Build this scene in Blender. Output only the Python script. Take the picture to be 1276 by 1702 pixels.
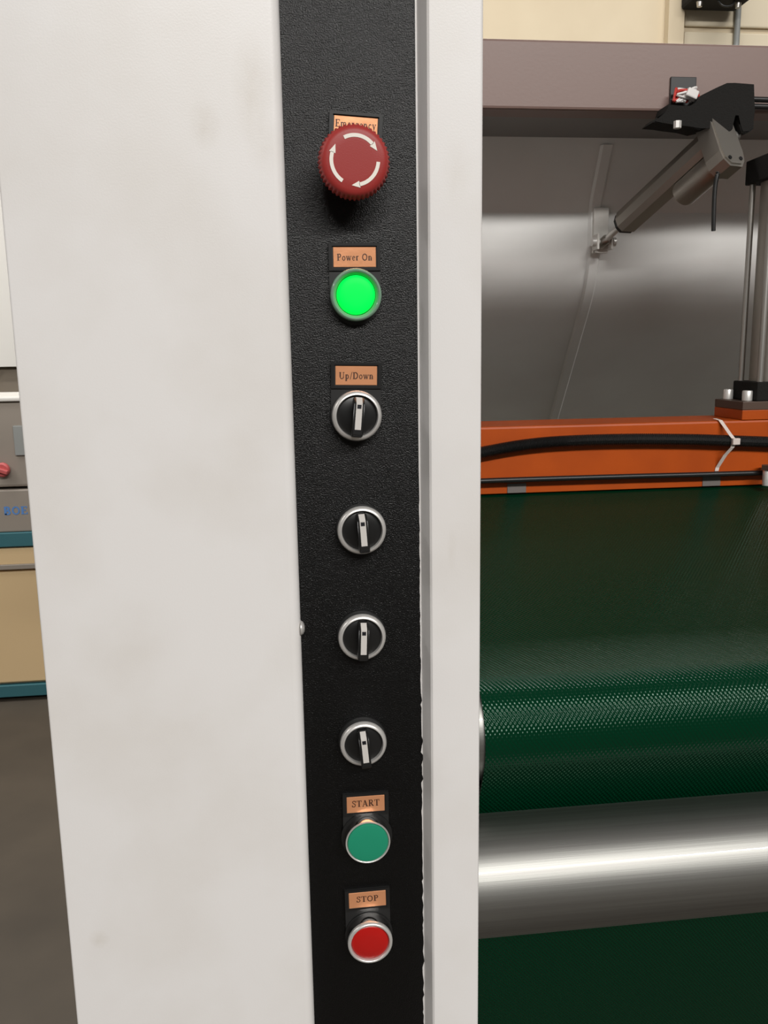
import bpy, bmesh, math, random
from mathutils import Vector, Matrix
random.seed(7)
S = bpy.context.scene
for o in list(bpy.data.objects): bpy.data.objects.remove(o)
C = S.collection

# ------------------------------------------------------------------ camera
cam_d = bpy.data.cameras.new('camera'); cam = bpy.data.objects.new('camera', cam_d); C.objects.link(cam)
cam_d.sensor_fit = 'VERTICAL'; cam_d.sensor_height = 36.0; cam_d.lens = 1430.0 / 1702.0 * 36.0
cam_d.clip_start = 0.02; cam_d.clip_end = 100
cam.location = (0, -0.506, 1.5)
cam.rotation_euler = (math.radians(79.3658), math.radians(0.8946), math.radians(-6.7717))
S.camera = cam

# ------------------------------------------------------------------ world, lamps, exposure
w = bpy.data.worlds.new('hall_light'); S.world = w; w.use_nodes = True
w.node_tree.nodes['Background'].inputs[0].default_value = (1.0, 0.965, 0.92, 1)
w.node_tree.nodes['Background'].inputs[1].default_value = 0.055
S.view_settings.view_transform = 'Standard'; S.view_settings.look = 'None'
S.view_settings.gamma = 1.0; S.view_settings.use_curve_mapping = False
S.view_settings.exposure = 0.0

def area(name, loc, target, sx, sy, power, col=(1, 0.975, 0.94)):
    d = bpy.data.lights.new(name, 'AREA'); d.shape = 'RECTANGLE'; d.size = sx; d.size_y = sy; d.energy = power; d.color = col
    o = bpy.data.objects.new(name, d); C.objects.link(o); o.location = loc
    o.rotation_euler = (Vector(target) - Vector(loc)).to_track_quat('-Z', 'Y').to_euler()
    return o
area('lamp_row_front', (1.6, -6.0, 5.45), (0.4, 0.3, 1.4), 7.0, 0.30, 600)
area('lamp_row_back', (0.5, 3.0, 5.0), (0.5, 3.2, 0), 7.0, 0.3, 165)
area('lamp_row_side', (-3.2, 0.5, 4.6), (-2.0, 1.6, 0.5), 0.3, 4.0, 100)

# ------------------------------------------------------------------ materials
def mat(name, col, rough=0.5, metal=0.0, col2=None, nscale=20, bump=0.0, bscale=200, spec=0.5, emit=None, estr=0, mix=0.5, aniso=0, stretch=None, coat=0):
    m = bpy.data.materials.new(name); m.use_nodes = True
    nt = m.node_tree; b = nt.nodes['Principled BSDF']
    b.inputs['Base Color'].default_value = (*col, 1); b.inputs['Roughness'].default_value = rough
    b.inputs['Metallic'].default_value = metal; b.inputs['Specular IOR Level'].default_value = spec
    b.inputs['Coat Weight'].default_value = coat
    if aniso: b.inputs['Anisotropic'].default_value = aniso
    tc = nt.nodes.new('ShaderNodeTexCoord')
    src = tc.outputs['Object']
    if stretch:
        mp = nt.nodes.new('ShaderNodeMapping'); mp.inputs['Scale'].default_value = stretch
        nt.links.new(src, mp.inputs['Vector']); src = mp.outputs['Vector']
    if col2:
        n = nt.nodes.new('ShaderNodeTexNoise'); n.inputs['Scale'].default_value = nscale; n.inputs['Detail'].default_value = 4
        nt.links.new(src, n.inputs['Vector'])
        r = nt.nodes.new('ShaderNodeMapRange'); r.inputs['From Min'].default_value = 0.35; r.inputs['From Max'].default_value = 0.7
        r.inputs['To Max'].default_value = mix * 2
        nt.links.new(n.outputs['Fac'], r.inputs['Value'])
        x = nt.nodes.new('ShaderNodeMix'); x.data_type = 'RGBA'
        x.inputs[6].default_value = (*col, 1); x.inputs[7].default_value = (*col2, 1)
        nt.links.new(r.outputs['Result'], x.inputs[0]); nt.links.new(x.outputs[2], b.inputs['Base Color'])
    if bump:
        n2 = nt.nodes.new('ShaderNodeTexNoise'); n2.inputs['Scale'].default_value = bscale; n2.inputs['Detail'].default_value = 3
        nt.links.new(src, n2.inputs['Vector'])
        bp = nt.nodes.new('ShaderNodeBump'); bp.inputs['Strength'].default_value = bump; bp.inputs['Distance'].default_value = 0.001
        nt.links.new(n2.outputs['Fac'], bp.inputs['Height']); nt.links.new(bp.outputs['Normal'], b.inputs['Normal'])
    if emit:
        b.inputs['Emission Color'].default_value = (*emit, 1); b.inputs['Emission Strength'].default_value = estr
    return m

def smudge_white():
    m = mat('white_paint', (0.81, 0.79, 0.775), 0.38, bump=0.05, bscale=900)
    nt = m.node_tree; b = nt.nodes['Principled BSDF']; tc = [n for n in nt.nodes if n.type == 'TEX_COORD'][0]
    n = nt.nodes.new('ShaderNodeTexNoise'); n.inputs['Scale'].default_value = 9; n.inputs['Detail'].default_value = 5
    nt.links.new(tc.outputs['Object'], n.inputs['Vector'])
    ramp = nt.nodes.new('ShaderNodeMapRange'); ramp.inputs['From Min'].default_value = 0.45; ramp.inputs['From Max'].default_value = 0.75
    ramp.inputs['To Max'].default_value = 0.35; nt.links.new(n.outputs['Fac'], ramp.inputs['Value'])
    fac = ramp.outputs['Result']
    # hand smudges rubbed into the paint
    for (x, z, sx, sz, a) in ((-0.010, 1.640, 0.010, 0.026, 0.55), (-0.036, 1.622, 0.008, 0.012, 0.5), (-0.003, 1.612, 0.011, 0.014, 0.35), (-0.128, 1.135, 0.006, 0.006, 0.5),
                              (-0.095, 1.33, 0.03, 0.03, 0.25), (-0.03, 1.43, 0.03, 0.03, 0.2), (-0.07, 1.28, 0.03, 0.03, 0.22), (0.103, 1.60, 0.008, 0.018, 0.3), (0.10, 1.38, 0.003, 0.012, 0.25)):
        mp = nt.nodes.new('ShaderNodeMapping'); mp.inputs['Location'].default_value = (-x / sx, 0, -z / sz); mp.inputs['Scale'].default_value = (1 / sx, 0, 1 / sz)
        nt.links.new(tc.outputs['Object'], mp.inputs['Vector'])
        nn = nt.nodes.new('ShaderNodeTexNoise'); nn.inputs['Scale'].default_value = 1.6; nn.inputs['Detail'].default_value = 4
        nt.links.new(mp.outputs['Vector'], nn.inputs['Vector'])
        ln = nt.nodes.new('ShaderNodeVectorMath'); ln.operation = 'LENGTH'; nt.links.new(mp.outputs['Vector'], ln.inputs[0])
        mr = nt.nodes.new('ShaderNodeMapRange'); mr.inputs['From Min'].default_value = 1.2; mr.inputs['From Max'].default_value = 0.2; mr.inputs['To Max'].default_value = a
        nt.links.new(ln.outputs['Value'], mr.inputs['Value'])
        mu = nt.nodes.new('ShaderNodeMath'); mu.operation = 'MULTIPLY'; nt.links.new(mr.outputs['Result'], mu.inputs[0]); nt.links.new(nn.outputs['Fac'], mu.inputs[1])
        ad = nt.nodes.new('ShaderNodeMath'); ad.operation = 'ADD'; nt.links.new(fac, ad.inputs[0]); nt.links.new(mu.outputs[0], ad.inputs[1]); fac = ad.outputs[0]
    x = nt.nodes.new('ShaderNodeMix'); x.data_type = 'RGBA'
    x.inputs[6].default_value = (0.81, 0.79, 0.775, 1); x.inputs[7].default_value = (0.60, 0.55, 0.48, 1)
    nt.links.new(fac, x.inputs[0]); nt.links.new(x.outputs[2], b.inputs['Base Color'])
    return m

def belt_material():
    m = mat('green_belt', (0.0, 0.027, 0.0105), 0.20, spec=0.5)
    nt = m.node_tree; b = nt.nodes['Principled BSDF']
    b.inputs['Specular Tint'].default_value = (0.72, 1.0, 0.84, 1); b.inputs['IOR'].default_value = 1.34
    uv = nt.nodes.new('ShaderNodeUVMap'); uv.uv_map = 'UVMap'
    sp = nt.nodes.new('ShaderNodeSeparateXYZ'); nt.links.new(uv.outputs['UV'], sp.inputs[0])
    def wave(a, c):
        m1 = nt.nodes.new('ShaderNodeMath'); m1.operation = 'MULTIPLY'; m1.inputs[1].default_value = a; nt.links.new(sp.outputs['X'], m1.inputs[0])
        m2 = nt.nodes.new('ShaderNodeMath'); m2.operation = 'MULTIPLY_ADD'; m2.inputs[1].default_value = c
        nt.links.new(sp.outputs['Y'], m2.inputs[0]); nt.links.new(m1.outputs[0], m2.inputs[2])
        s = nt.nodes.new('ShaderNodeMath'); s.operation = 'SINE'; nt.links.new(m2.outputs[0], s.inputs[0]); return s.outputs[0]
    k = 2 * math.pi / 0.0036
    a1 = wave(k * 0.80, -k * 0.6); a2 = wave(k * 0.80, k * 0.6)
    mx = nt.nodes.new('ShaderNodeMath'); mx.operation = 'MULTIPLY_ADD'; mx.inputs[1].default_value = 0.5
    nt.links.new(a2, mx.inputs[0]); nt.links.new(a1, mx.inputs[2])
    bp = nt.nodes.new('ShaderNodeBump'); bp.inputs['Strength'].default_value = 0.65; bp.inputs['Distance'].default_value = 0.0003
    nt.links.new(mx.outputs[0], bp.inputs['Height']); nt.links.new(bp.outputs['Normal'], b.inputs['Normal'])
    return m

M = dict(
    white=smudge_white(),
    black_vinyl=mat('black_vinyl', (0.0013, 0.0013, 0.0014), 0.32, bump=0.5, bscale=1300, spec=0.38),
    black_plastic=mat('black_plastic', (0.014, 0.014, 0.014), 0.45),
    black_gloss=mat('black_gloss', (0.010, 0.010, 0.010), 0.35),
    copper=mat('copper_label', (0.88, 0.40, 0.20), 0.34, 0.5, bump=0.25, bscale=90),
    ink=mat('brown_ink', (0.06, 0.022, 0.012), 0.5),
    chrome=mat('satin_chrome', (0.80, 0.78, 0.75), 0.36, 0.6),
    steel=mat('turned_steel', (0.34, 0.34, 0.32), 0.47, 1.0, coat=0.25, col2=(0.29, 0.285, 0.27), nscale=6, stretch=(0.3, 40, 40), aniso=0.0, bump=0.06, bscale=30),
    steel_plain=mat('plain_steel', (0.50, 0.48, 0.45), 0.38, 1.0),
    tube_metal=mat('brushed_aluminium', (0.42, 0.39, 0.35), 0.42, 0.9),
    mirror=mat('polished_chrome', (0.62, 0.60, 0.58), 0.13, 1.0),
    red_knob=mat('red_plastic', (0.335, 0.034, 0.030), 0.42, spec=0.3, bump=0.05, bscale=1500),
    white_print=mat('white_print', (0.85, 0.80, 0.72), 0.5),
    lens=mat('lit_green_lens', (0.0, 0.3, 0.05), 0.5, spec=0.15, emit=(0.0, 1.0, 0.07), estr=0.95),
    bezel=mat('green_clear_bezel', (0.20, 0.34, 0.24), 0.2, coat=0.4),
    green_cap=mat('green_cap', (0.012, 0.27, 0.15), 0.42),
    red_cap=mat('red_cap', (0.45, 0.008, 0.006), 0.28),
    insert=mat('white_insert', (0.62, 0.59, 0.56), 0.45),
    belt=belt_material(),
    orange=mat('orange_paint', (0.46, 0.072, 0.002), 0.45, spec=0.35, col2=(0.37, 0.055, 0.002), nscale=14, mix=0.35, bump=0.1, bscale=150),
    brown=mat('pink_brown_paint', (0.215, 0.142, 0.122), 0.45, bump=0.1, bscale=200),
    dark_paint=mat('dark_brown_plate', (0.085, 0.05, 0.035), 0.5),
    hood=mat('hood_paint', (0.80, 0.80, 0.78), 0.34, bump=0.05, bscale=60, col2=(0.72, 0.71, 0.69), nscale=5, mix=0.4),
    rough_black=mat('rough_black', (0.012, 0.011, 0.010), 0.85, bump=0.9, bscale=420, spec=0.25),
    rubber=mat('black_rubber', (0.010, 0.010, 0.010), 0.4),
    nylon=mat('white_nylon', (0.70, 0.60, 0.55), 0.45),
    wire_white=mat('white_wire', (0.75, 0.72, 0.70), 0.4), wire_red=mat('red_wire', (0.5, 0.03, 0.02), 0.4),
    grey_pad=mat('grey_pad', (0.16, 0.14, 0.13), 0.6),
    cream=mat('cream_wall', (0.66, 0.56, 0.40), 0.7, col2=(0.60, 0.50, 0.35), nscale=2),
    cream_light=mat('cream_panel', (0.72, 0.63, 0.47), 0.7),
    corrugated=mat('white_sheet', (0.72, 0.70, 0.66), 0.5),
    wainscot=mat('grey_brown_wall', (0.24, 0.20, 0.15), 0.8, col2=(0.18, 0.15, 0.12), nscale=3),
    floor=mat('concrete_floor', (0.085, 0.068, 0.050), 0.62, col2=(0.055, 0.044, 0.033), nscale=2.2, bump=0.1, bscale=60),
    bg_grey=mat('beige_grey_paint', (0.30, 0.26, 0.22), 0.5), bg_cream=mat('cream_door_paint', (0.74, 0.54, 0.30), 0.5),
    teal=mat('teal_paint', (0.035, 0.14, 0.165), 0.5), blue=mat('blue_print', (0.10, 0.24, 0.55), 0.5),
    pink_red=mat('faded_red', (0.50, 0.09, 0.09), 0.5), pipe=mat('grey_pipe', (0.28, 0.29, 0.28), 0.5),
)

# ------------------------------------------------------------------ mesh helpers
def link(name, bm, m, parent=None, smooth=None, loc=None):
    me = bpy.data.meshes.new(name)
    bmesh.ops.recalc_face_normals(bm, faces=bm.faces)
    bm.to_mesh(me); bm.free()
    o = bpy.data.objects.new(name, me); C.objects.link(o)
    me.materials.append(M[m] if isinstance(m, str) else m)
    if smooth:
        for p in me.polygons: p.use_smooth = True
        me.set_sharp_from_angle(angle=math.radians(smooth))
    if parent: o.parent = parent
    if loc: o.location = loc
    return o
def empty(name, loc=(0, 0, 0), rot=(0, 0, 0)):
    o = bpy.data.objects.new(name, None); C.objects.link(o); o.location = loc; o.rotation_euler = rot; o.empty_display_size = 0.02
    return o
def tag(o, label=None, cat=None, group=None, kind=None):
    if label: o['label'] = label
    if cat: o['category'] = cat
    if group: o['group'] = group
    if kind: o['kind'] = kind
    return o
def box(bm, x0, x1, y0, y1, z0, z1, bev=0, seg=2, mtx=None):
    r = bmesh.ops.create_cube(bm, size=1)
    vs = r['verts']
    for v in vs: v.co = Vector((x0 + (v.co.x + .5) * (x1 - x0), y0 + (v.co.y + .5) * (y1 - y0), z0 + (v.co.z + .5) * (z1 - z0)))
    if bev:
        es = list({e for v in vs for e in v.link_edges})
        rr = bmesh.ops.bevel(bm, geom=es, offset=bev, segments=seg, affect='EDGES', profile=0.5)
        vs = list({v for f in rr['faces'] for v in f.verts} | {v for v in vs if v.is_valid})
    if mtx: bmesh.ops.transform(bm, matrix=mtx, verts=[v for v in vs if v.is_valid])
    return bm
def B(*a, **k): return box(bmesh.new(), *a, **k)
def tube(bm, pts, r, n=10, rfun=None, cap=True):
    pts = [Vector(p) for p in pts]; rings = []
    up = Vector((0, 0, 1))
    for i, p in enumerate(pts):
        t = (pts[min(i + 1, len(pts) - 1)] - pts[max(i - 1, 0)]).normalized()
        ref = up if abs(t.dot(up)) < 0.95 else Vector((0, 1, 0))
        a = t.cross(ref).normalized(); b2 = a.cross(t).normalized()
        rr = rfun(i) if rfun else r
        rings.append([bm.verts.new(p + a * rr * math.cos(2 * math.pi * k / n) + b2 * rr * math.sin(2 * math.pi * k / n)) for k in range(n)])
    for i in range(len(rings) - 1):
        for k in range(n): bm.faces.new((rings[i][k], rings[i][(k + 1) % n], rings[i + 1][(k + 1) % n], rings[i + 1][k]))
    if cap:
        bm.faces.new(rings[0]); bm.faces.new(rings[-1])
    return bm
def lathe(bm, prof, n=48, rmod=None, axis='front', cap0=True, cap1=True):
    # prof: (radius, height); axis 'front' = heights grow towards the viewer (-Y)
    rings = []
    for (r, h) in prof:
        ring = []
        for k in range(n):
            a = 2 * math.pi * k / n; rr = rmod(r, h, k) if rmod else r
            if axis == 'front': p = (rr * math.cos(a), -h, rr * math.sin(a))
            elif axis == 'up': p = (rr * math.cos(a), rr * math.sin(a), h)
            else: p = (h, rr * math.cos(a), rr * math.sin(a))
            ring.append(bm.verts.new(p))
        rings.append(ring)
    for i in range(len(rings) - 1):
        for k in range(n): bm.faces.new((rings[i][k], rings[i][(k + 1) % n], rings[i + 1][(k + 1) % n], rings[i + 1][k]))
    if cap0: bm.faces.new(rings[0])
    if cap1: bm.faces.new(rings[-1])
    return bm
def L(*a, **k): return lathe(bmesh.new(), *a, **k)
def prism(bm, pts, a0, a1, plane='XZ'):
    # polygon pts extruded along the third axis from a0 to a1
    def P(p, a):
        return {'XZ': (p[0], a, p[1]), 'YZ': (a, p[0], p[1]), 'XY': (p[0], p[1], a)}[plane]
    v0 = [bm.verts.new(P(p, a0)) for p in pts]; v1 = [bm.verts.new(P(p, a1)) for p in pts]
    bm.faces.new(v0); bm.faces.new(v1); n = len(pts)
    for i in range(n): bm.faces.new((v0[i], v0[(i + 1) % n], v1[(i + 1) % n], v1[i]))
    return bm
def catmull(pts, k=8):
    P = [Vector(p) for p in pts]; P = [2 * P[0] - P[1]] + P + [2 * P[-1] - P[-2]]; out = []
    for i in range(1, len(P) - 2):
        for j in range(k):
            t = j / k; a, b2, c, d = P[i - 1], P[i], P[i + 1], P[i + 2]
            out.append(0.5 * ((2 * b2) + (c - a) * t + (2 * a - 5 * b2 + 4 * c - d) * t * t + (3 * b2 - a - 3 * c + d) * t ** 3))
    out.append(P[-2]); return out

# ------------------------------------------------------------------ lettering: flat printed strokes of a roman face
def arc(cx, cy, rx, ry, a0, a1, n=14):
    return [(cx + rx * math.cos(math.radians(a0 + (a1 - a0) * i / n)), cy + ry * math.sin(math.radians(a0 + (a1 - a0) * i / n))) for i in range(n + 1)]
T_, t_ = 0.17, 0.075
def G():
    g = {}
    stem = lambda x, a=0.0, b=1.0: ([(x, a), (x, b)], T_)
    bar = lambda x0, x1, y: ([(x0, y), (x1, y)], t_)
    g['E'] = (.68, [stem(.17), bar(.02, .60, .96), bar(.17, .44, .52), bar(.02, .62, .04), ([(.58, .76), (.58, 1)], t_), ([(.61, 0), (.61, .26)], t_), ([(.44, .40), (.44, .64)], t_)])
    g['P'] = (.66, [stem(.17), bar(.02, .36, .04), bar(.02, .36, .96), (arc(.34, .73, .20, .235, 90, -90), .13), bar(.17, .36, .49)])
    g['R'] = (.76, [stem(.17), bar(.02, .34, .04), bar(.02, .36, .96), (arc(.34, .74, .20, .225, 90, -90), .13), bar(.17, .36, .51), ([(.34, .5), (.64, .02)], T_), bar(.56, .76, .04)])
    g['D'] = (.80, [stem(.17), bar(.02, .34, .04), bar(.02, .34, .96), (arc(.32, .5, .36, .46, 90, -90), .14)])
    g['O'] = (.82, [(arc(.40, .5, .31, .45, 0, 360, 24), .13)])
    g['U'] = (.80, [stem(.17, .3, 1), bar(.02, .33, .96), (arc(.40, .34, .23, .30, 180, 360), .11), ([(.63, .32), (.63, 1)], t_), bar(.52, .76, .96)])
    g['S'] = (.60, [([(.50, .72), (.48, .86), (.38, .95), (.27, .96), (.15, .90), (.11, .77), (.18, .64), (.32, .54), (.45, .43), (.50, .28), (.44, .12), (.31, .04), (.20, .05), (.11, .14), (.08, .30)], .115), ([(.51, .70), (.51, .98)], t_), ([(.07, .02), (.07, .32)], t_)])
    g['T'] = (.72, [stem(.35), bar(.03, .67, .96), bar(.20, .50, .04), ([(.05, .72), (.05, 1)], t_), ([(.65, .72), (.65, 1)], t_)])
    g['A'] = (.78, [([(.10, 0), (.38, .98)], t_), ([(.36, 1), (.64, 0)], T_), bar(.2, .54, .34), bar(0, .22, .04), bar(.5, .78, .04)])
    g['o'] = (.54, [(arc(.26, .33, .18, .29, 0, 360, 18), .11)])
    g['w'] = (.78, [([(.08, .66), (.24, 0)], .13), ([(.24, 0), (.40, .6)], t_), ([(.36, .66), (.52, 0)], .13), ([(.52, 0), (.70, .66)], t_), bar(0, .2, .63), bar(.30, .48, .63), bar(.60, .78, .63)])
    g['e'] = (.50, [(arc(.25, .33, .17, .29, 15, 320, 16), .10), bar(.10, .42, .36)])
    g['r'] = (.46, [stem(.14, 0, .66), bar(.02, .28, .04), bar(.02, .14, .63), (arc(.31, .46, .13, .17, 170, 60, 8), .10)])
    g['n'] = (.60, [stem(.14, 0, .66), bar(.02, .27, .04), bar(.02, .14, .63), (arc(.29, .46, .14, .17, 180, 0, 10), .10), stem(.43, 0, .46), bar(.34, .56, .04)])
    g['m'] = (.90, [stem(.14, 0, .66), bar(.02, .27, .04), bar(.02, .14, .63), (arc(.29, .46, .14, .17, 180, 0, 10), .10), stem(.43, 0, .46), bar(.34, .54, .04), (arc(.58, .46, .14, .17, 180, 0, 10), .10), stem(.72, 0, .46), bar(.63, .85, .04)])
    g['g'] = (.54, [(arc(.24, .46, .15, .18, 0, 360, 16), .09), (arc(.25, -.10, .19, .13, 0, 360, 16), .09), ([(.16, .28), (.12, .12), (.22, .04)], .09), bar(.34, .50, .60)])
    g['c'] = (.48, [(arc(.26, .33, .17, .29, 45, 315, 16), .11)])
    g['y'] = (.58, [([(.10, .66), (.28, .05)], .13), ([(.46, .66), (.22, -.24), (.10, -.26)], t_), bar(.0, .22, .63), bar(.36, .56, .63)])
    g['p'] = (.60, [stem(.14, -.28, .66), bar(.02, .28, -.26), bar(.02, .14, .63), (arc(.26, .33, .19, .29, 120, -120, 16), .12)])
    g['/'] = (.34, [([(.03, -.05), (.30, 1.02)], .08)])
    g['B'] = (.74, [stem(.17), (arc(.34, .75, .19, .20, 90, -90), .16), (arc(.36, .27, .22, .22, 90, -90), .16), ([(.1, .95), (.36, .95)], .14), ([(.1, .5), (.36, .5)], .12), ([(.1, .06), (.38, .06)], .14)])
    g[' '] = (.30, [])
    return g
GL = G()
def lettering(text, cap, width, bold=1.0):
    # printed word centred on the origin in the XZ plane, facing -Y
    bm = bmesh.new(); x = 0; segs = []
    for ch in text:
        adv, strokes = GL[ch]
        for pl, wd in strokes: segs.append(([(x + a, b2) for a, b2 in pl], wd * bold))
        x += adv + 0.06
    tot = x - 0.06; sx = width / tot
    for i, (pl, wd) in enumerate(segs):
        n = len(pl); lo = []; hi = []
        closed = n > 3 and abs(pl[0][0] - pl[-1][0]) < 1e-6 and abs(pl[0][1] - pl[-1][1]) < 1e-6
        y = -0.00012 - 0.000004 * (i % 5)
        for k, p in enumerate(pl):
            if closed and k in (0, n - 1): d = Vector((pl[1][0] - pl[-2][0], pl[1][1] - pl[-2][1]))
            else: d = Vector((pl[min(k + 1, n - 1)][0] - pl[max(k - 1, 0)][0], pl[min(k + 1, n - 1)][1] - pl[max(k - 1, 0)][1]))
            d.normalize(); nx, nz = -d.y * wd / 2, d.x * wd / 2
            lo.append(bm.verts.new(((p[0] - nx - tot / 2) * sx, y, (p[1] - nz - .5) * cap)))
            hi.append(bm.verts.new(((p[0] + nx - tot / 2) * sx, y, (p[1] + nz - .5) * cap)))
        for k in range(n - 1): bm.faces.new((lo[k], lo[k + 1], hi[k + 1], hi[k]))
    return bm

# ================================================================== THE HALL
tag(link('floor', B(-9, 10, -7, 6, -0.1, 0), 'floor'), 'grey-brown concrete hall floor', kind='structure')
tag(link('wall_back', B(-9, 10, 5.0, 5.2, 1.43, 7), 'cream'), 'cream back wall of the hall', kind='structure')
tag(link('trim_1', B(-9, 10, 4.98, 5.2, 0, 1.43), 'wainscot'), 'grey-brown lower band of the back wall', kind='structure')
tag(link('trim_2', B(2.42, 2.52, 4.94, 4.999, 1.44, 7), 'cream'), 'cream wall pilaster', kind='structure')
wl = bmesh.new()
box(wl, 2.54, 4.6, 4.975, 4.999, 3.43, 7, 0.01); tag(link('wall_panel_upper', wl, 'cream_light'), 'pale cream raised wall panel above the seam', kind='structure').name = 'trim_3'
wl = bmesh.new()
box(wl, 2.54, 4.6, 4.975, 4.999, 1.5, 3.40, 0.01); tag(link('trim_4', wl, 'cream_light'), 'pale cream raised wall panel below the seam', kind='structure')
# white ribbed sheet on the left part of the back wall
rb = bmesh.new()
pts = []; x = -4.5
while x < -1.0:
    pts += [(x, 4.93), (x + .10, 4.93), (x + .13, 4.90), (x + .16, 4.90), (x + .19, 4.93)]; x += .22
prism(rb, pts + [(-1.0, 4.975), (-4.5, 4.975)], 1.44, 6.0, 'XY')
tag(link('wall_sheet', rb, 'corrugated'), 'white ribbed sheet covering the left of the back wall', kind='structure').name = 'trim_5'
# black box fixture and conduit high on the back wall
sp = empty('wall_speaker', (2.66, 4.82, 3.50)); tag(sp, 'black box fixture high on the cream wall above the brown beam', 'wall fixture')
link('housing', B(-.17, .18, -.10, .12, .0, .30, .02), 'rough_black', sp)
for dx in (-.12, .12): link('foot', L([(.015, -.03), (.02, 0), (.02, .01)], 12, axis='up'), 'steel_plain', sp, 40, (dx, -.03, 0))
link('loop_cable', tube(bmesh.new(), catmull([(-.02, -.05, .005), (.01, -.06, -.03), (.06, -.06, -.03), (.09, -.05, .005)]), .006, 8), 'rubber', sp, 60)
tag(link('conduit_pipe', tube(bmesh.new(), [(2.87, 4.955, 0.0), (2.87, 4.955, 6.5)], .018, 12), 'pipe', smooth=60), 'grey vertical conduit pipe on the cream wall', 'pipe')

# ------------------------------------------------------------------ other machine at far left
ec = empty('equipment_cabinet', (-1.1, 3.25, 0)); tag(ec, 'beige and cream machine cabinet with teal bands, far left behind the white panel', 'cabinet')
X0, X1 = -0.9, 0.75
link('base_frame', B(X0, X1, 0, .7, .02, .075, .004), 'teal', ec)
for xx in (-.75, .05, .6): link('foot', L([(.03, 0), (.03, .012), (.012, .014), (.012, .03)], 14, axis='up'), 'rubber', ec, 40, (xx, .1, 0))
link('body', B(X0 + .01, X1 - .01, .03, .69, .07, .70), 'bg_cream', ec)
link('door', B(-.195, .70, .008, .03, .085, .588, .006), 'bg_cream', ec)
link('door', B(X0 + .02, -.205, .008, .03, .085, .588, .006), 'bg_cream', ec)
d = link('drawer', B(-.195, .70, .004, .03, .600, .692, .006), 'bg_cream', ec)
link('drawer_lip', B(-.19, .69, -.008, .006, .600, .622, .003), 'bg_grey', d)
link('drawer', B(X0 + .02, -.205, .004, .03, .600, .692, .006), 'bg_cream', ec)
link('top_frame', B(X0, X1, -.01, .7, .70, .762, .004), 'teal', ec)
fp = link('front_board', B(X0, X1, 0, .5, .763, .945, .006), 'bg_grey', ec)
o = link('lettering', lettering('BOE', .034, .098, 1.35), 'blue', fp, loc=(-.040, -.0015, .856))
uh = link('upper_housing', B(X0, X1, .01, .5, .955, 1.315, .012), 'bg_grey', ec)
link('display_window', B(-.02, .06, -.004, .012, 1.09, 1.215, .003), 'pipe', uh)
link('top_lip', B(X0 - .01, X1 + .01, -.01, .51, 1.316, 1.335, .006), 'corrugated', ec)
rk = link('rotary_knob', L([(.022, 0), (.022, .012), (.030, .014), (.030, .03), (.024, .036)], 20), 'pink_red', ec, 40, (-.075, .01, 1.033))
link('knob_grip', B(-.03, .03, -.055, -.034, -.009, .009, .004, mtx=Matrix.Rotation(.35, 4, 'Y')), 'pink_red', rk)

# ================================================================== THE MACHINE
# ------------------------------------------------------------------ control column
XL, XR, ZT = -0.1462, 0.1183, 2.15
YP = 0.010                                   # plane of the black control strip
col = empty('control_column', (0, 0, 0)); tag(col, 'tall white sheet-metal machine column with a recessed black control strip', 'machine column')
link('body', B(XL + .003, XR - .002, .0115, 1.30, 0.0, ZT), 'white', col)
def rounded_profile(x0, x1, y0, y1, r0, r1, n=6):
    p = []
    p += [(x0 + r0 - r0 * math.cos(math.pi / 2 * i / n), y0 + r0 - r0 * math.sin(math.pi / 2 * i / n)) for i in range(n + 1)]
    p += [(x1 - r1 + r1 * math.sin(math.pi / 2 * i / n), y0 + r1 - r1 * math.cos(math.pi / 2 * i / n)) for i in range(n + 1)]
    p += [(x1, y1), (x0, y1)]
    return p
link('cover_panel', prism(bmesh.new(), rounded_profile(XL, .0064, 0, .0112, .0015, .0065), .03, ZT, 'XY'), 'white', col, 35)
n = 6; r = .0022
st = [(.0780, YP + .0008), (.0826, YP + .0004), (.0866, .0012), (.0878, .0002), (.0890, 0)]
st += [(XR - r + r * math.sin(math.pi / 2 * i / n), r - r * math.cos(math.pi / 2 * i / n)) for i in range(n + 1)] + [(XR, .0112), (.0780, .0112)]
link('edge_strip', prism(bmesh.new(), st, .03, ZT, 'XY'), 'white', col, 25)
# black film with a ragged cut right edge lower down
bp = bmesh.new(); edge = []
z = ZT - .001
while z > .03:
    rag = 0 if z > 1.42 else (0.0002 if z > 1.28 else 0.00065)
    j = random.random()
    edge.append((.0815 + (random.uniform(-.3, 1) * rag if j < .8 else random.uniform(1.0, 2.2) * rag), z))
    z -= random.uniform(.0015, .006) if z < 1.42 else .02
edge.append((.0815, .031))
prism(bp, [(.002, .031), (.002, ZT - .001)] + edge, YP - .0001, YP + .0003, 'XZ')
link('black_strip', bp, 'black_vinyl', col)
sc = link('screw', L([(.0046, 0), (.0045, .0006), (.0038, .0016), (.0024, .0024), (.001, .0027)], 24, axis='side'), 'chrome', col, 60, (.0062, .0056, 1.3325))
sc['label'] = 'domed chrome screw head'

# far side frame that carries the other ends of the rollers and beams
sf = empty('side_frame', (1.75, 0, 0)); tag(sf, 'white side frame at the far right end of the machine', 'machine frame')
link('body', B(0, .12, .0, 1.30, 0, ZT, .004), 'white', sf)

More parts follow.
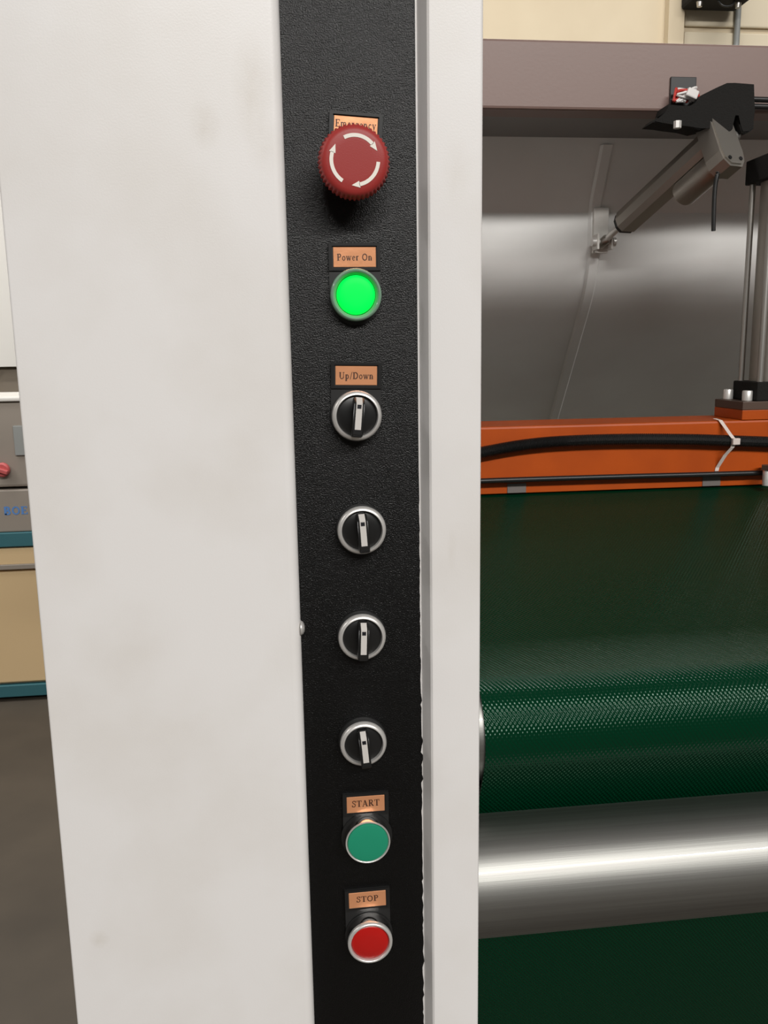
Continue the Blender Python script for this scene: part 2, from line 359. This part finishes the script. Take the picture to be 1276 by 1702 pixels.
# ------------------------------------------------------------------ controls
def control(name, x, z, tilt=0.0):
    return empty(name, (x, YP, z), (0, math.radians(tilt), 0))
def plate(parent, text, cap, wid, tilt=0, dx=.0, dz=0.0, up=0.0):
    # black holder with a copper name label above the button
    h = link('label_holder', holder_mesh(), 'black_plastic', parent)
    h.rotation_euler = (0, math.radians(tilt), 0); h.location = (dx, 0, dz)
    rim = link('holder_rim', rim_mesh(), 'black_gloss', h)
    lab = link('name_label', B(-.0124, .0124, -.0017, -.0012, .0178, .0290, .0002, 1), 'copper', parent)
    lab.rotation_euler = h.rotation_euler; lab.location = h.location
    link('lettering', lettering(text, cap, wid), 'ink', lab, loc=(0, -.0017, .0234 + up))
    return h
def holder_mesh():
    bm = bmesh.new()
    pts = [(.0150, .0312), (-.0150, .0312)] + [(.0150 * math.cos(a), .0150 * math.sin(a)) for a in [math.pi + math.pi * i / 20 for i in range(21)]]
    prism(bm, pts, 0, -.0013); return bm
def rim_mesh():
    bm = bmesh.new()
    for (a, b2, c, d2) in ((-.0150, .0150, .0296, .0312), (-.0150, .0150, .0158, .0172), (-.0150, -.0130, .0172, .0296), (.0130, .0150, .0172, .0296)):
        box(bm, a, b2, -.0023, -.0012, c, d2)
    return bm

# emergency stop
es = control('emergency_stop_button', .0437, 1.6008)
tag(es, 'red mushroom emergency stop button with three white curved arrows, topmost control', 'push button')
plate(es, 'Emergency', .0040, .0232, 3.6, dz=-.0004, dx=.0018, up=.0016)
link('collar', L([(.0145, 0), (.0145, .004), (.0120, .005), (.0120, .013)], 40), 'black_plastic', es, 40)
TEETH = 48
def scallop(r, h, k): return r + (.00045 * math.cos(2 * math.pi * k / 6) if r > .0186 else 0)
kn = link('mushroom_cap', L([(.0120, .010), (.0140, .0125), (.0166, .0155), (.0187, .0185), (.0193, .0205), (.0193, .0234), (.0188, .0254), (.0183, .0264), (.0176, .0275), (.0165, .0282), (.0150, .0286), (.010, .0287), (.003, .0287)], TEETH * 6, scallop), 'red_knob', es, 50)
for a0 in (116, -4, -123):
    bm = bmesh.new(); Rm, hw = .01265, .00098
    def pt(a, r, y=-.02885): return bm.verts.new((r * math.cos(math.radians(a)), y, r * math.sin(math.radians(a))))
    n = 16; sw = 76
    A = [(pt(a0 - sw * i / n, Rm - hw), pt(a0 - sw * i / n, Rm + hw)) for i in range(n + 1)]
    for i in range(n): bm.faces.new((A[i][0], A[i + 1][0], A[i + 1][1], A[i][1]))
    tip = pt(a0 - 95, Rm + .0004); b0 = pt(a0 - sw + 1, Rm - .0018); b1 = pt(a0 - sw + 1, Rm + .0018)
    bm.faces.new((b0, tip, b1))
    e = bmesh.ops.extrude_face_region(bm, geom=bm.faces[:])
    bmesh.ops.translate(bm, vec=(0, .0002, 0), verts=[v for v in e['geom'] if isinstance(v, bmesh.types.BMVert)])
    link('arrow', bm, 'white_print', kn)
# power lamp
pl = control('indicator_lamp', .0448, 1.5318)
tag(pl, 'glowing green indicator lamp in a clear green bezel under the Power On label', 'indicator lamp')
plate(pl, 'Power On', .0038, .0205, dz=-.0019)
link('bezel', L([(.0149, .0012), (.0150, .004), (.0149, .0062), (.0144, .0074), (.0136, .0078), (.0130, .0074), (.0124, .0066), (.0121, .0058), (.0117, .0054), (.0115, .0036)], 56, cap0=False, cap1=False), 'bezel', pl, 50)
link('lamp_seat', L([(.0146, .0010), (.0146, .0030)], 48), 'black_plastic', pl, 40)
link('lens', L([(.0112, .0030), (.0111, .0056), (.0106, .0068), (.0092, .0075), (.006, .0079), (.002, .0080)], 48), 'lens', pl, 60)
# selector switches
def selector(x, z, rot, label):
    s = control('selector_switch', x, z); tag(s, label, 'selector switch', 'selector switches on the black strip')
    link('base_gasket', L([(.0156, 0), (.0154, .0012)], 48), 'rubber', s, 40)
    link('collar', L([(.0149, .0012), (.0149, .0066)], 64), 'dark_collar', s, 50)
    link('bezel_ring', L([(.0149, .0066), (.0148, .0074), (.0143, .0088), (.0133, .0097), (.0125, .0098), (.0121, .0092), (.0120, .0060)], 64, cap0=False, cap1=False), 'chrome', s, 50)
    hd = link('rotor_disc', L([(.0120, .0066), (.0120, .0072), (.0112, .0077), (.004, .0077)], 48), 'black_gloss', s, 50)
    hd.rotation_euler = (0, math.radians(rot), 0)
    bm = bmesh.new()
    prism(bm, [(-.0072, .0108), (-.0130, .0112), (-.0185, .0080), (-.0190, -.0105), (-.0178, -.0118), (-.0072, -.0118)], -.0031, .0031, 'YZ')
    bmesh.ops.bevel(bm, geom=bm.edges[:], offset=.0005, segments=2, affect='EDGES')
    hb = link('handle_bar', bm, 'black_gloss', s, 40); hb.rotation_euler = hd.rotation_euler
    bm = bmesh.new()
    prism(bm, [(-.0132, .0112), (-.01875, .0081), (-.0192, -.0072), (-.0187, -.0072), (-.0183, .0077), (-.0130, .0108)], -.0018, .0018, 'YZ')
    link('white_insert', bm, 'insert', hb)
    link('index_mark', B(-.0012, .0012, -.01895, -.01870, .0050, .0073), 'ink_black', hb)
    return s
M['dark_grey'] = mat('dark_grey_plate', (.20, .195, .185), .5)
M['dark_collar'] = mat('dark_satin_metal', (.16, .16, .16), .4, .8)
M['ink_black'] = mat('black_ink', (.008, .008, .012), .5)
s1 = selector(.0437, 1.4622, 5.5, 'black and chrome selector switch below the Up/Down label')
plate(s1, 'Up/Down', .0040, .0205, 1.5)
selector(.0452, 1.3930, -3.4, 'unlabelled black and chrome selector switch, the next one below the Up/Down switch')
selector(.0440, 1.3253, 2.6, 'middle unlabelled black and chrome selector switch, beside the chrome screw')
selector(.0434, 1.2545, -4.6, 'unlabelled black and chrome selector switch just above the START label')
# start
sb = control('push_button', .0448, 1.1868); tag(sb, 'flat teal green push button below the copper START label', 'push button')
plate(sb, 'START', .0045, .0182, 0.0, dz=-.0006, dx=-.0003, up=.0007)
link('base_gasket', L([(.0168, .0012), (.0168, .0020)], 48), 'rubber', sb, 40)
link('collar', L([(.0146, .0012), (.0146, .0088)], 64), 'mirror', sb, 50)
link('bezel_ring', L([(.0146, .0088), (.0146, .0092), (.0144, .0098), (.0139, .0098), (.0135, .0094), (.0134, .006)], 64, cap0=False, cap1=False), 'chrome', sb, 50)
link('button_cap', L([(.0132, .0088), (.0132, .0094), (.0129, .0099), (.0120, .0101), (.003, .0101)], 56), 'green_cap', sb, 40)
# stop
so = control('push_button', .0448, 1.1150); tag(so, 'recessed red push button in a thick silver ring below the STOP label', 'push button')
plate(so, 'STOP', .0042, .0148, -0.5, dz=.0021, dx=-.0003, up=.0007)
link('base_gasket', L([(.0160, .0012), (.0160, .0020)], 48), 'rubber', so, 40)
link('collar', L([(.0148, .0012), (.0149, .0092)], 64), 'mirror', so, 50)
link('bezel_ring', L([(.0149, .0092), (.0149, .0104), (.0147, .0114), (.0140, .0122), (.0132, .0122), (.0127, .0117), (.0126, .0085)], 64, cap0=False, cap1=False), 'chrome', so, 50)
link('button_cap', L([(.0125, .0086), (.0125, .0094), (.0121, .0104), (.0111, .0110), (.003, .0112)], 56), 'red_cap', so, 40)

# ------------------------------------------------------------------ rollers and belt
AY, AZ, AR = .300, 1.1238, .0545
BY, BZ, BR = .240, .9950, .0560
XE = 1.75
tag(link('belt_roller', L([(AR, .118), (AR, XE)], 72, axis='side'), 'steel', smooth=40, loc=(0, AY, AZ)), 'steel roller core inside the green belt, its end showing beside the white column', 'roller')
tag(link('steel_roller', L([(BR, .118), (BR, XE)], 96, axis='side'), 'steel', smooth=40, loc=(0, BY, BZ)), 'bright bare turned-steel roller in front of the green belt', 'roller')
th = .0025
def tangent_profile():
    # belt mid-line as (y, z): rear -> over roller A -> behind roller B -> down -> back
    ra, rb2 = AR + .0006, BR + .0006
    P = []
    beam = Vector((.765, 1.2770))
    # tangent from the rear point to the top of A
    c = Vector((AY, AZ)); d = c - beam; dist = d.length; base = math.atan2(d.y, d.x)
    # point on A: angle such that (beam - p) is perpendicular to normal, on the upper side
    phi = math.acos(ra / dist); back = math.atan2(-d.y, -d.x)
    a_top = back + phi
    # inner tangent A front -> B back
    cb = Vector((BY, BZ)); e = cb - c; L2 = e.length; th2 = math.atan2(e.y, e.x)
    beta = math.acos((ra + rb2) / L2)
    a_leave = th2 - beta                       # normal angle on A where the belt leaves (front, below)
    a_leave = a_leave % (2 * math.pi)
    aT = a_top % (2 * math.pi)
    P.append(Vector((.98, 1.3180))); P.append(beam.copy())
    n = 26
    for i in range(n + 1):
        a = aT + (a_leave - aT) * i / n; P.append(c + Vector((math.cos(a), math.sin(a))) * ra)
    b_in = (a_leave + math.pi) % (2 * math.pi)
    b_out = math.radians(18.8)
    if b_in > math.pi: b_in -= 2 * math.pi
    n = 14
    for i in range(n + 1):
        a = b_in + (b_out - b_in) * i / n; P.append(cb + Vector((math.cos(a), math.sin(a))) * rb2)
    last = P[-1]; P.append(last + Vector((.17, -.50)))
    P.append(last + Vector((.20, -.53))); P.append(Vector((.98, .40))); P.append(Vector((1.04, .46))); P.append(Vector((1.04, 1.26)))
    return P
mid = tangent_profile()
# subdivide straight runs
fine = []
for i in range(len(mid)):
    a = mid[i]; b2 = mid[(i + 1) % len(mid)]; k = max(1, int((b2 - a).length / .03))
    for j in range(k): fine.append(a + (b2 - a) * j / k)
bm = bmesh.new(); uvl = bm.loops.layers.uv.new('UVMap'); N = len(fine)
s = [0]
for i in range(N): s.append(s[-1] + (fine[(i + 1) % N] - fine[i]).length)
nor = []
for i in range(N):
    t = (fine[(i + 1) % N] - fine[i - 1]).normalized(); nor.append(Vector((t.y, -t.x)))
# outward = away from roller A at its front
kA = min(range(N), key=lambda i: (fine[i] - Vector((AY - AR, AZ))).length)
sg = -1 if nor[kA].dot(Vector((-1, 0))) < 0 else 1
xb0, xb1 = .1806, 1.70
rows = {}
for side, x in ((0, xb0), (1, xb1)):
    for lay in (0, 1): rows[side, lay] = [bm.verts.new((x, fine[i].x + sg * nor[i].x * th * lay, fine[i].y + sg * nor[i].y * th * lay)) for i in range(N)]
def quad(a, b2, c, d, uvs):
    f = bm.faces.new((a, b2, c, d))
    for l, u in zip(f.loops, uvs): l[uvl].uv = u
for i in range(N):
    j = (i + 1) % N
    for lay in (0, 1): quad(rows[0, lay][i], rows[0, lay][j], rows[1, lay][j], rows[1, lay][i], ((xb0, s[i]), (xb0, s[i + 1]), (xb1, s[i + 1]), (xb1, s[i])))
    for side, x in ((0, xb0), (1, xb1)): quad(rows[side, 0][i], rows[side, 0][j], rows[side, 1][j], rows[side, 1][i], ((x, s[i]), (x, s[i + 1]), (x + th, s[i + 1]), (x + th, s[i])))
tag(link('conveyor_belt', bm, 'belt', smooth=40), 'wide dark green textured conveyor belt running over the upper roller', 'conveyor belt')

# ------------------------------------------------------------------ orange press beam
ob = empty('press_beam', (0.8055, 0.7524, 1.2816)); ob.scale = (.895, .895, .895); tag(ob, 'orange painted cross beam above the green belt', 'beam')  # beam, cylinder, conduit, cable and tie: group scaled down about the camera
link('beam_body', B(-0.7682, 1.0553, 0, .12, .020, .116, .004), 'orange', ob)
link('lower_flange', B(-0.7682, 1.0553, .010, .11, .0005, .0195, .001), 'orange', ob)
for x in (.392, .742, 1.1): link('shim_pad', B(x - .9 - .016, x - .9 + .017, .0085, .02, .0012, .0178, .0006), 'grey_pad', ob)
pa = link('mounting_plate', B(.787 - .9, 1.0 - .9, 0, .098, .1162, .1330, .001), 'orange', ob)
link('brown_plate', B(.787 - .9, 1.0 - .9, 0, .098, .1332, .1475, .001), 'dark_paint', pa)
def bolt(parent, x, y, z, r=.0088, h=.018):
    b2 = link('bolt', L([(r * .9, 0), (r, .001), (r, h - .0015), (r * .9, h), (r * .55, h), (r * .55, h - .006)], 20, axis='up'), 'chrome', parent, 40, (x, y, z)); return b2
bolt(ob, .8005 - .9, .077, .1475); bolt(ob, .8055 - .9, .020, .1475); 
pn = link('clamp_pin', L([(.0075, 0), (.0085, .001), (.0085, .026), (.0075, .028), (.004, .028)], 20, axis='up'), 'chrome', ob, 40, (.828 - .9, -.022, .0035))
link('pin_nut', L([(.012, .028), (.012, .036)], 6, axis='up'), 'dark_paint', pn)
# pneumatic cylinder
cy = empty('air_cylinder', (0.7680, 0.7908, 1.4137)); cy.scale = (.895, .895, .895); tag(cy, 'upright pneumatic cylinder with tie rods standing on the orange beam', 'air cylinder')
link('bottom_cap', B(-.045, .045, -.040, .042, 0, .033, .002), 'rough_black', cy)
link('top_cap', B(-.045, .045, -.042, .042, .368, .408, .002), 'rough_black', cy)
link('barrel', L([(.034, .033), (.034, .368)], 40, axis='up'), 'tube_metal', cy, 40)
for sx in (-1, 1):
    for sy in (-1, 1): link('tie_rod', L([(.005, .033), (.005, .368)], 14, axis='up'), 'steel_plain', cy, 40, (sx * .036, sy * .031, 0))
link('piston_rod', L([(.010, .408), (.010, .4490)], 20, axis='up'), 'chrome', cy, 40)
# conduit, cable, tie
path = [(0.118, 0.7434, 1.3174), (0.1969, 0.7425, 1.3317), (0.2941, 0.7421, 1.3488), (0.3625, 0.7421, 1.3582), (0.4296, 0.7421, 1.3617), (0.5191, 0.7421, 1.3617), (0.6175, 0.7421, 1.3585), (0.7071, 0.7421, 1.3532), (0.8055, 0.7421, 1.3479), (0.985, 0.7421, 1.3434), (1.75, 0.7434, 1.3389)]
cp = catmull(path, 60)
bm = bmesh.new(); tube(bm, cp, .0085, 12, rfun=lambda i: .0094 if i % 2 else .0080)
tag(link('corrugated_conduit', bm, 'rubber', smooth=20), 'black corrugated cable conduit sagging along the orange beam', 'conduit')
tag(link('black_cable', tube(bmesh.new(), catmull([(0.118, 0.7475, 1.3031), (0.2954, 0.7475, 1.3049), (0.4923, 0.7475, 1.3045), (0.716, 0.7475, 1.3031), (1.074, 0.7475, 1.3031), (1.75, 0.7475, 1.3031)], 10), .0042, 10), 'rubber', smooth=60), 'thin straight black cable along the bottom of the orange beam', 'cable')
ct = empty('cable_tie', (0.6829, 0.7327, 1.3551)); ct.scale = (.895, .895, .895); tag(ct, 'white plastic cable tie round the black conduit', 'cable tie')
def strap(pts, wd=.0034, t2=.0012):
    bm = bmesh.new(); rows2 = []
    for p in pts: rows2.append([bm.verts.new((p[0] - wd, p[1], p[2])), bm.verts.new((p[0] + wd, p[1], p[2])), bm.verts.new((p[0] + wd, p[1] + t2, p[2])), bm.verts.new((p[0] - wd, p[1] + t2, p[2]))])
    for a, b2 in zip(rows2, rows2[1:]):
        for k in range(4): bm.faces.new((a[k], a[(k + 1) % 4], b2[(k + 1) % 4], b2[k]))
    bm.faces.new(rows2[0]); bm.faces.new(rows2[-1]); return bm
link('strap', strap([(-.022, .030, .0375), (-.016, .0205, .035), (-.0125, .016, .028), (-.006, .003, .012), (0, -.003, .002), (-.003, -.001, -.010), (-.010, .008, -.024), (-.0165, .0205, -.047), (-.0175, .0205, -.053)]), 'nylon', ct)
link('lock_head', B(-.006, .007, -.008, -.001, -.005, .006, .001), 'nylon', ct)

# ------------------------------------------------------------------ brown beam, hood
bb = empty('cross_beam', (.9, .85, 1.8556)); tag(bb, 'pinkish brown painted steel cross beam at the top', 'beam')
link('beam_body', B(.118 - .9, XE - .9, 0, .05, 0, .098, .004), 'brown', bb)
link('sensor_plate', B(.6085 - .9, .650 - .9, -.0035, -.0002, -.012, .049, .001), 'black_plastic', bb)
hd = empty('hood', (.9, 1.02, 1.88)); tag(hd, 'raised pale metal hood sheet behind the actuator', 'hood')
front = []
def hood_profile():
    P = [(.008, -.0200), (.012, -.034)]
    y, z = .012, -.034
    # upper part leans towards the viewer at the top
    for i in range(6): z -= .0172; y += .0172 * .60; P.append((y, z))
    # lower part: a soft bend, from upright to leaning, shaped to fade the light
    ang = -2.0
    for i in range(22):
        dz = .021; t = min(1, i / 8); a = ang + (58 - ang) * (t * t * (3 - 2 * t)); z -= dz; y += dz * math.tan(math.radians(a)); P.append((y, z))
    return P
HP = hood_profile()
bm = bmesh.new()
hp = HP + [(y + .003, z) for y, z in reversed(HP)]
v = [[bm.verts.new((x, y, z)) for (y, z) in hp] for x in (.1185 - .9, XE - .902)]
n = len(HP); m2 = len(hp)
for i in range(m2): bm.faces.new((v[0][i], v[0][(i + 1) % m2], v[1][(i + 1) % m2], v[1][i]))
for sd in (0, 1):
    for i in range(n - 1): bm.faces.new((v[sd][i], v[sd][i + 1], v[sd][m2 - 2 - i], v[sd][m2 - 1 - i]))
link('hood_sheet', bm, 'hood', hd, 25)
link('top_plate', B(.1185 - .9, XE - .902, -.1195, .012, -.0225, -.0195, .0005), 'dark_grey', hd)
def hood_y(z):
    for (y0, z0), (y1, z1) in zip(HP, HP[1:]):
        if z1 <= z - 1.88 <= z0: return 1.02 + y0 + (y1 - y0) * (z - 1.88 - z0) / (z1 - z0)
    return 1.02 + HP[-1][0]
# folded stiffening rib down the sheet
bm = bmesh.new(); rws = []
for (y, z) in HP[1:-1]:
    xr = .580 - .9 + (-.02 - z) * .012 + max(0, y - .06) * .17
    rws.append([bm.verts.new((xr - .012, y - .0004, z)), bm.verts.new((xr - .008, y - .006, z)), bm.verts.new((xr + .008, y - .006, z)), bm.verts.new((xr + .012, y - .0004, z))])
for a, b2 in zip(rws, rws[1:]):
    for k in range(3): bm.faces.new((a[k], a[k + 1], b2[k + 1], b2[k]))
link('rib', bm, 'hood', hd, 25)
zb = 1.70
hb = link('hinge_bracket', B(-.014, .014, -.010, -.001, -.030, .050, .001), 'corrugated', hd, loc=(.592 - .9, hood_y(zb) - 1.02 - .004, zb - 1.88))
for sx in (-.013, .013): link('ear', B(sx - .002, sx + .002, -.034, -.008, -.026, .002, .001), 'corrugated', hb)
link('pivot_bolt', L([(.008, -.022), (.008, -.015), (.0045, -.015), (.0045, .017), (.008, .017), (.008, .022)], 12, axis='side'), 'chrome', hb, 40, (0, -.024, -.012))

# ------------------------------------------------------------------ linear actuator
P1 = Vector((.592, hood_y(zb) - .028, zb - .012)); P0 = Vector((.675, .823, 1.812))
dv = (P0 - P1); LEN = dv.length; dv.normalize()
zc = Vector((0, 0, 1)); pv = (zc - dv * zc.dot(dv)).normalized(); sd = dv.cross(pv).normalized()
FR = Matrix((( *sd, ), ( *pv, ), ( *dv, ))).transposed().to_4x4(); FR.translation = P1
la = empty('linear_actuator'); tag(la, 'grey metal electric linear actuator slanting from the brown beam down to the hood', 'actuator')
la.matrix_world = FR
def LA(name, prof, m, off=(0, 0, 0), n=28, parent=None, sm=40): return link(name, L(prof, n, axis='up'), m, parent or la, sm, off)
LA('piston_rod', [(.0055, -.004), (.0055, .09)], 'chrome')
LA('rod_eye', [(.0075, -.012), (.0085, -.008), (.0085, .010), (.0060, .013)], 'steel_plain')
tb = link('outer_tube', prism(bmesh.new(), [(0.0201, 0.0049), (0.0122, 0.0183), (-0.0122, 0.0183), (-0.0201, 0.0049), (-0.0201, -0.0098), (-0.0134, -0.0189), (0.0134, -0.0189), (0.0201, -0.0098)], .062, LEN - .012, 'XY'), 'tube_metal', la)
link('tube_collar', prism(bmesh.new(), [(0.0183, 0.0049), (0.0110, 0.0165), (-0.0110, 0.0165), (-0.0183, 0.0049), (-0.0183, -0.0085), (-0.0122, -0.0171), (0.0122, -0.0171), (0.0183, -0.0085)], .055, .0635, 'XY'), 'black_plastic', tb)
LA('motor_tube', [(.019, LEN - .092), (.0212, LEN - .087), (.0212, LEN - .006)], 'tube_metal', (0, -.037, 0))
gh = link('gear_housing', prism(bmesh.new(), [(-0.0226, 0.0207), (0.0226, 0.0207), (0.0238, -0.0366), (0.0214, -0.0512), (0.0122, -0.0622), (-0.0122, -0.0622), (-0.0214, -0.0512), (-0.0238, -0.0366)], LEN - .014, LEN + .016, 'XY'), 'tube_metal', la)
link('end_plate', prism(bmesh.new(), [(-0.0201, 0.0183), (0.0201, 0.0183), (0.0214, -0.0366), (0.0189, -0.0488), (0.0098, -0.0586), (-0.0098, -0.0586), (-0.0189, -0.0488), (-0.0214, -0.0366)], LEN + .0161, LEN + .0185, 'XY'), 'tube_metal', gh)
for dx in (-0.0110, 0.0110): LA('screw', [(.0032, LEN + .0184), (.0032, LEN + .0200), (.0015, LEN + .0200)], 'rubber', (dx, -.050, 0), 10, gh)
bpy.context.view_layer.update()
pc = [(.674, .806, 1.768), (.668, .800, 1.756), (.665, .800, 1.735), (.665, .800, 1.700), (.666, .800, 1.672)]
tag(link('hanging_cable', tube(bmesh.new(), catmull(pc, 6), .0034, 8), 'rubber', smooth=60), 'short black cable end hanging from the actuator', 'cable')
# black upper mounting of the actuator
mb = empty('actuator_mount', (.66, .80, 1.85)); tag(mb, 'rough black actuator mount hanging under the brown beam', 'bracket')
ol = [(.566, 1.829), (.573, 1.836), (.586, 1.842), (.590, 1.855), (.604, 1.853), (.622, 1.851), (.633, 1.856), (.640, 1.868), (.652, 1.872), (.668, 1.881), (.680, 1.886), (.692, 1.886), (.723, 1.885), (.726, 1.850), (.726, 1.822), (.719, 1.817), (.708, 1.816), (.703, 1.828), (.702, 1.842), (.694, 1.842), (.693, 1.822), (.688, 1.816), (.678, 1.812), (.670, 1.822), (.655, 1.823), (.640, 1.820), (.622, 1.824), (.600, 1.826), (.584, 1.828)]
bm = bmesh.new(); prism(bm, [(x - .66, z - 1.85) for x, z in ol], 0.008, .049, 'XZ')
bmesh.ops.bevel(bm, geom=[e for e in bm.edges if abs(e.verts[0].co.y - e.verts[1].co.y) < 1e-6 and e.verts[0].co.y < .02], offset=.0015, segments=2, affect='EDGES')
link('mount_body', bm, 'rough_black', mb, 30)
link('fixing_bolt', L([(.006, -.010), (.006, 0)], 8, axis='up'), 'chrome', mb, 40, (-.062, -.006, -.0225))
link('pivot_pin', L([(.007, -.026), (.007, .030), (.003, .030)], 16, axis='side'), 'chrome', mb, 40, (.022, .026, -.0345))
# loom of white and red wires stuffed above the mount
wb = empty('wire_bundle', (.626, .832, 1.872)); tag(wb, 'crumpled white and red wires tucked behind the black mount', 'wires')
random.seed(3)
for i in range(7):
    p = [(random.uniform(-.016, .016), random.uniform(-.010, .004), random.uniform(-.009, .012)) for _ in range(4)]
    p = [(-.020 + .004 * i % .02, -.004, -.008)] + p + [(.022, -.006, -.008 + random.uniform(-.004, .004))]
    link('wire', tube(bmesh.new(), catmull(p, 7), .0022 if i % 3 else .0018, 7), 'wire_white' if i % 5 else 'wire_red', wb, 60)
link('connector', B(-.004, .014, -.014, -.002, -.003, .010, .002, mtx=Matrix.Rotation(.35, 4, 'Y')), 'wire_white', wb)
for k, zz in enumerate((1.869, 1.859)):
    tag(link('sleeve_cable', tube(bmesh.new(), catmull([(.722, .828, zz), (.80, .828, zz - .001), (1.0, .830, zz - .002), (1.30, .834, zz), (1.75, .834, zz)], 6), .0042, 10), 'rubber', smooth=60), ('upper' if k == 0 else 'lower') + ' of the two black cables leaving the mount along the brown beam', 'cable')
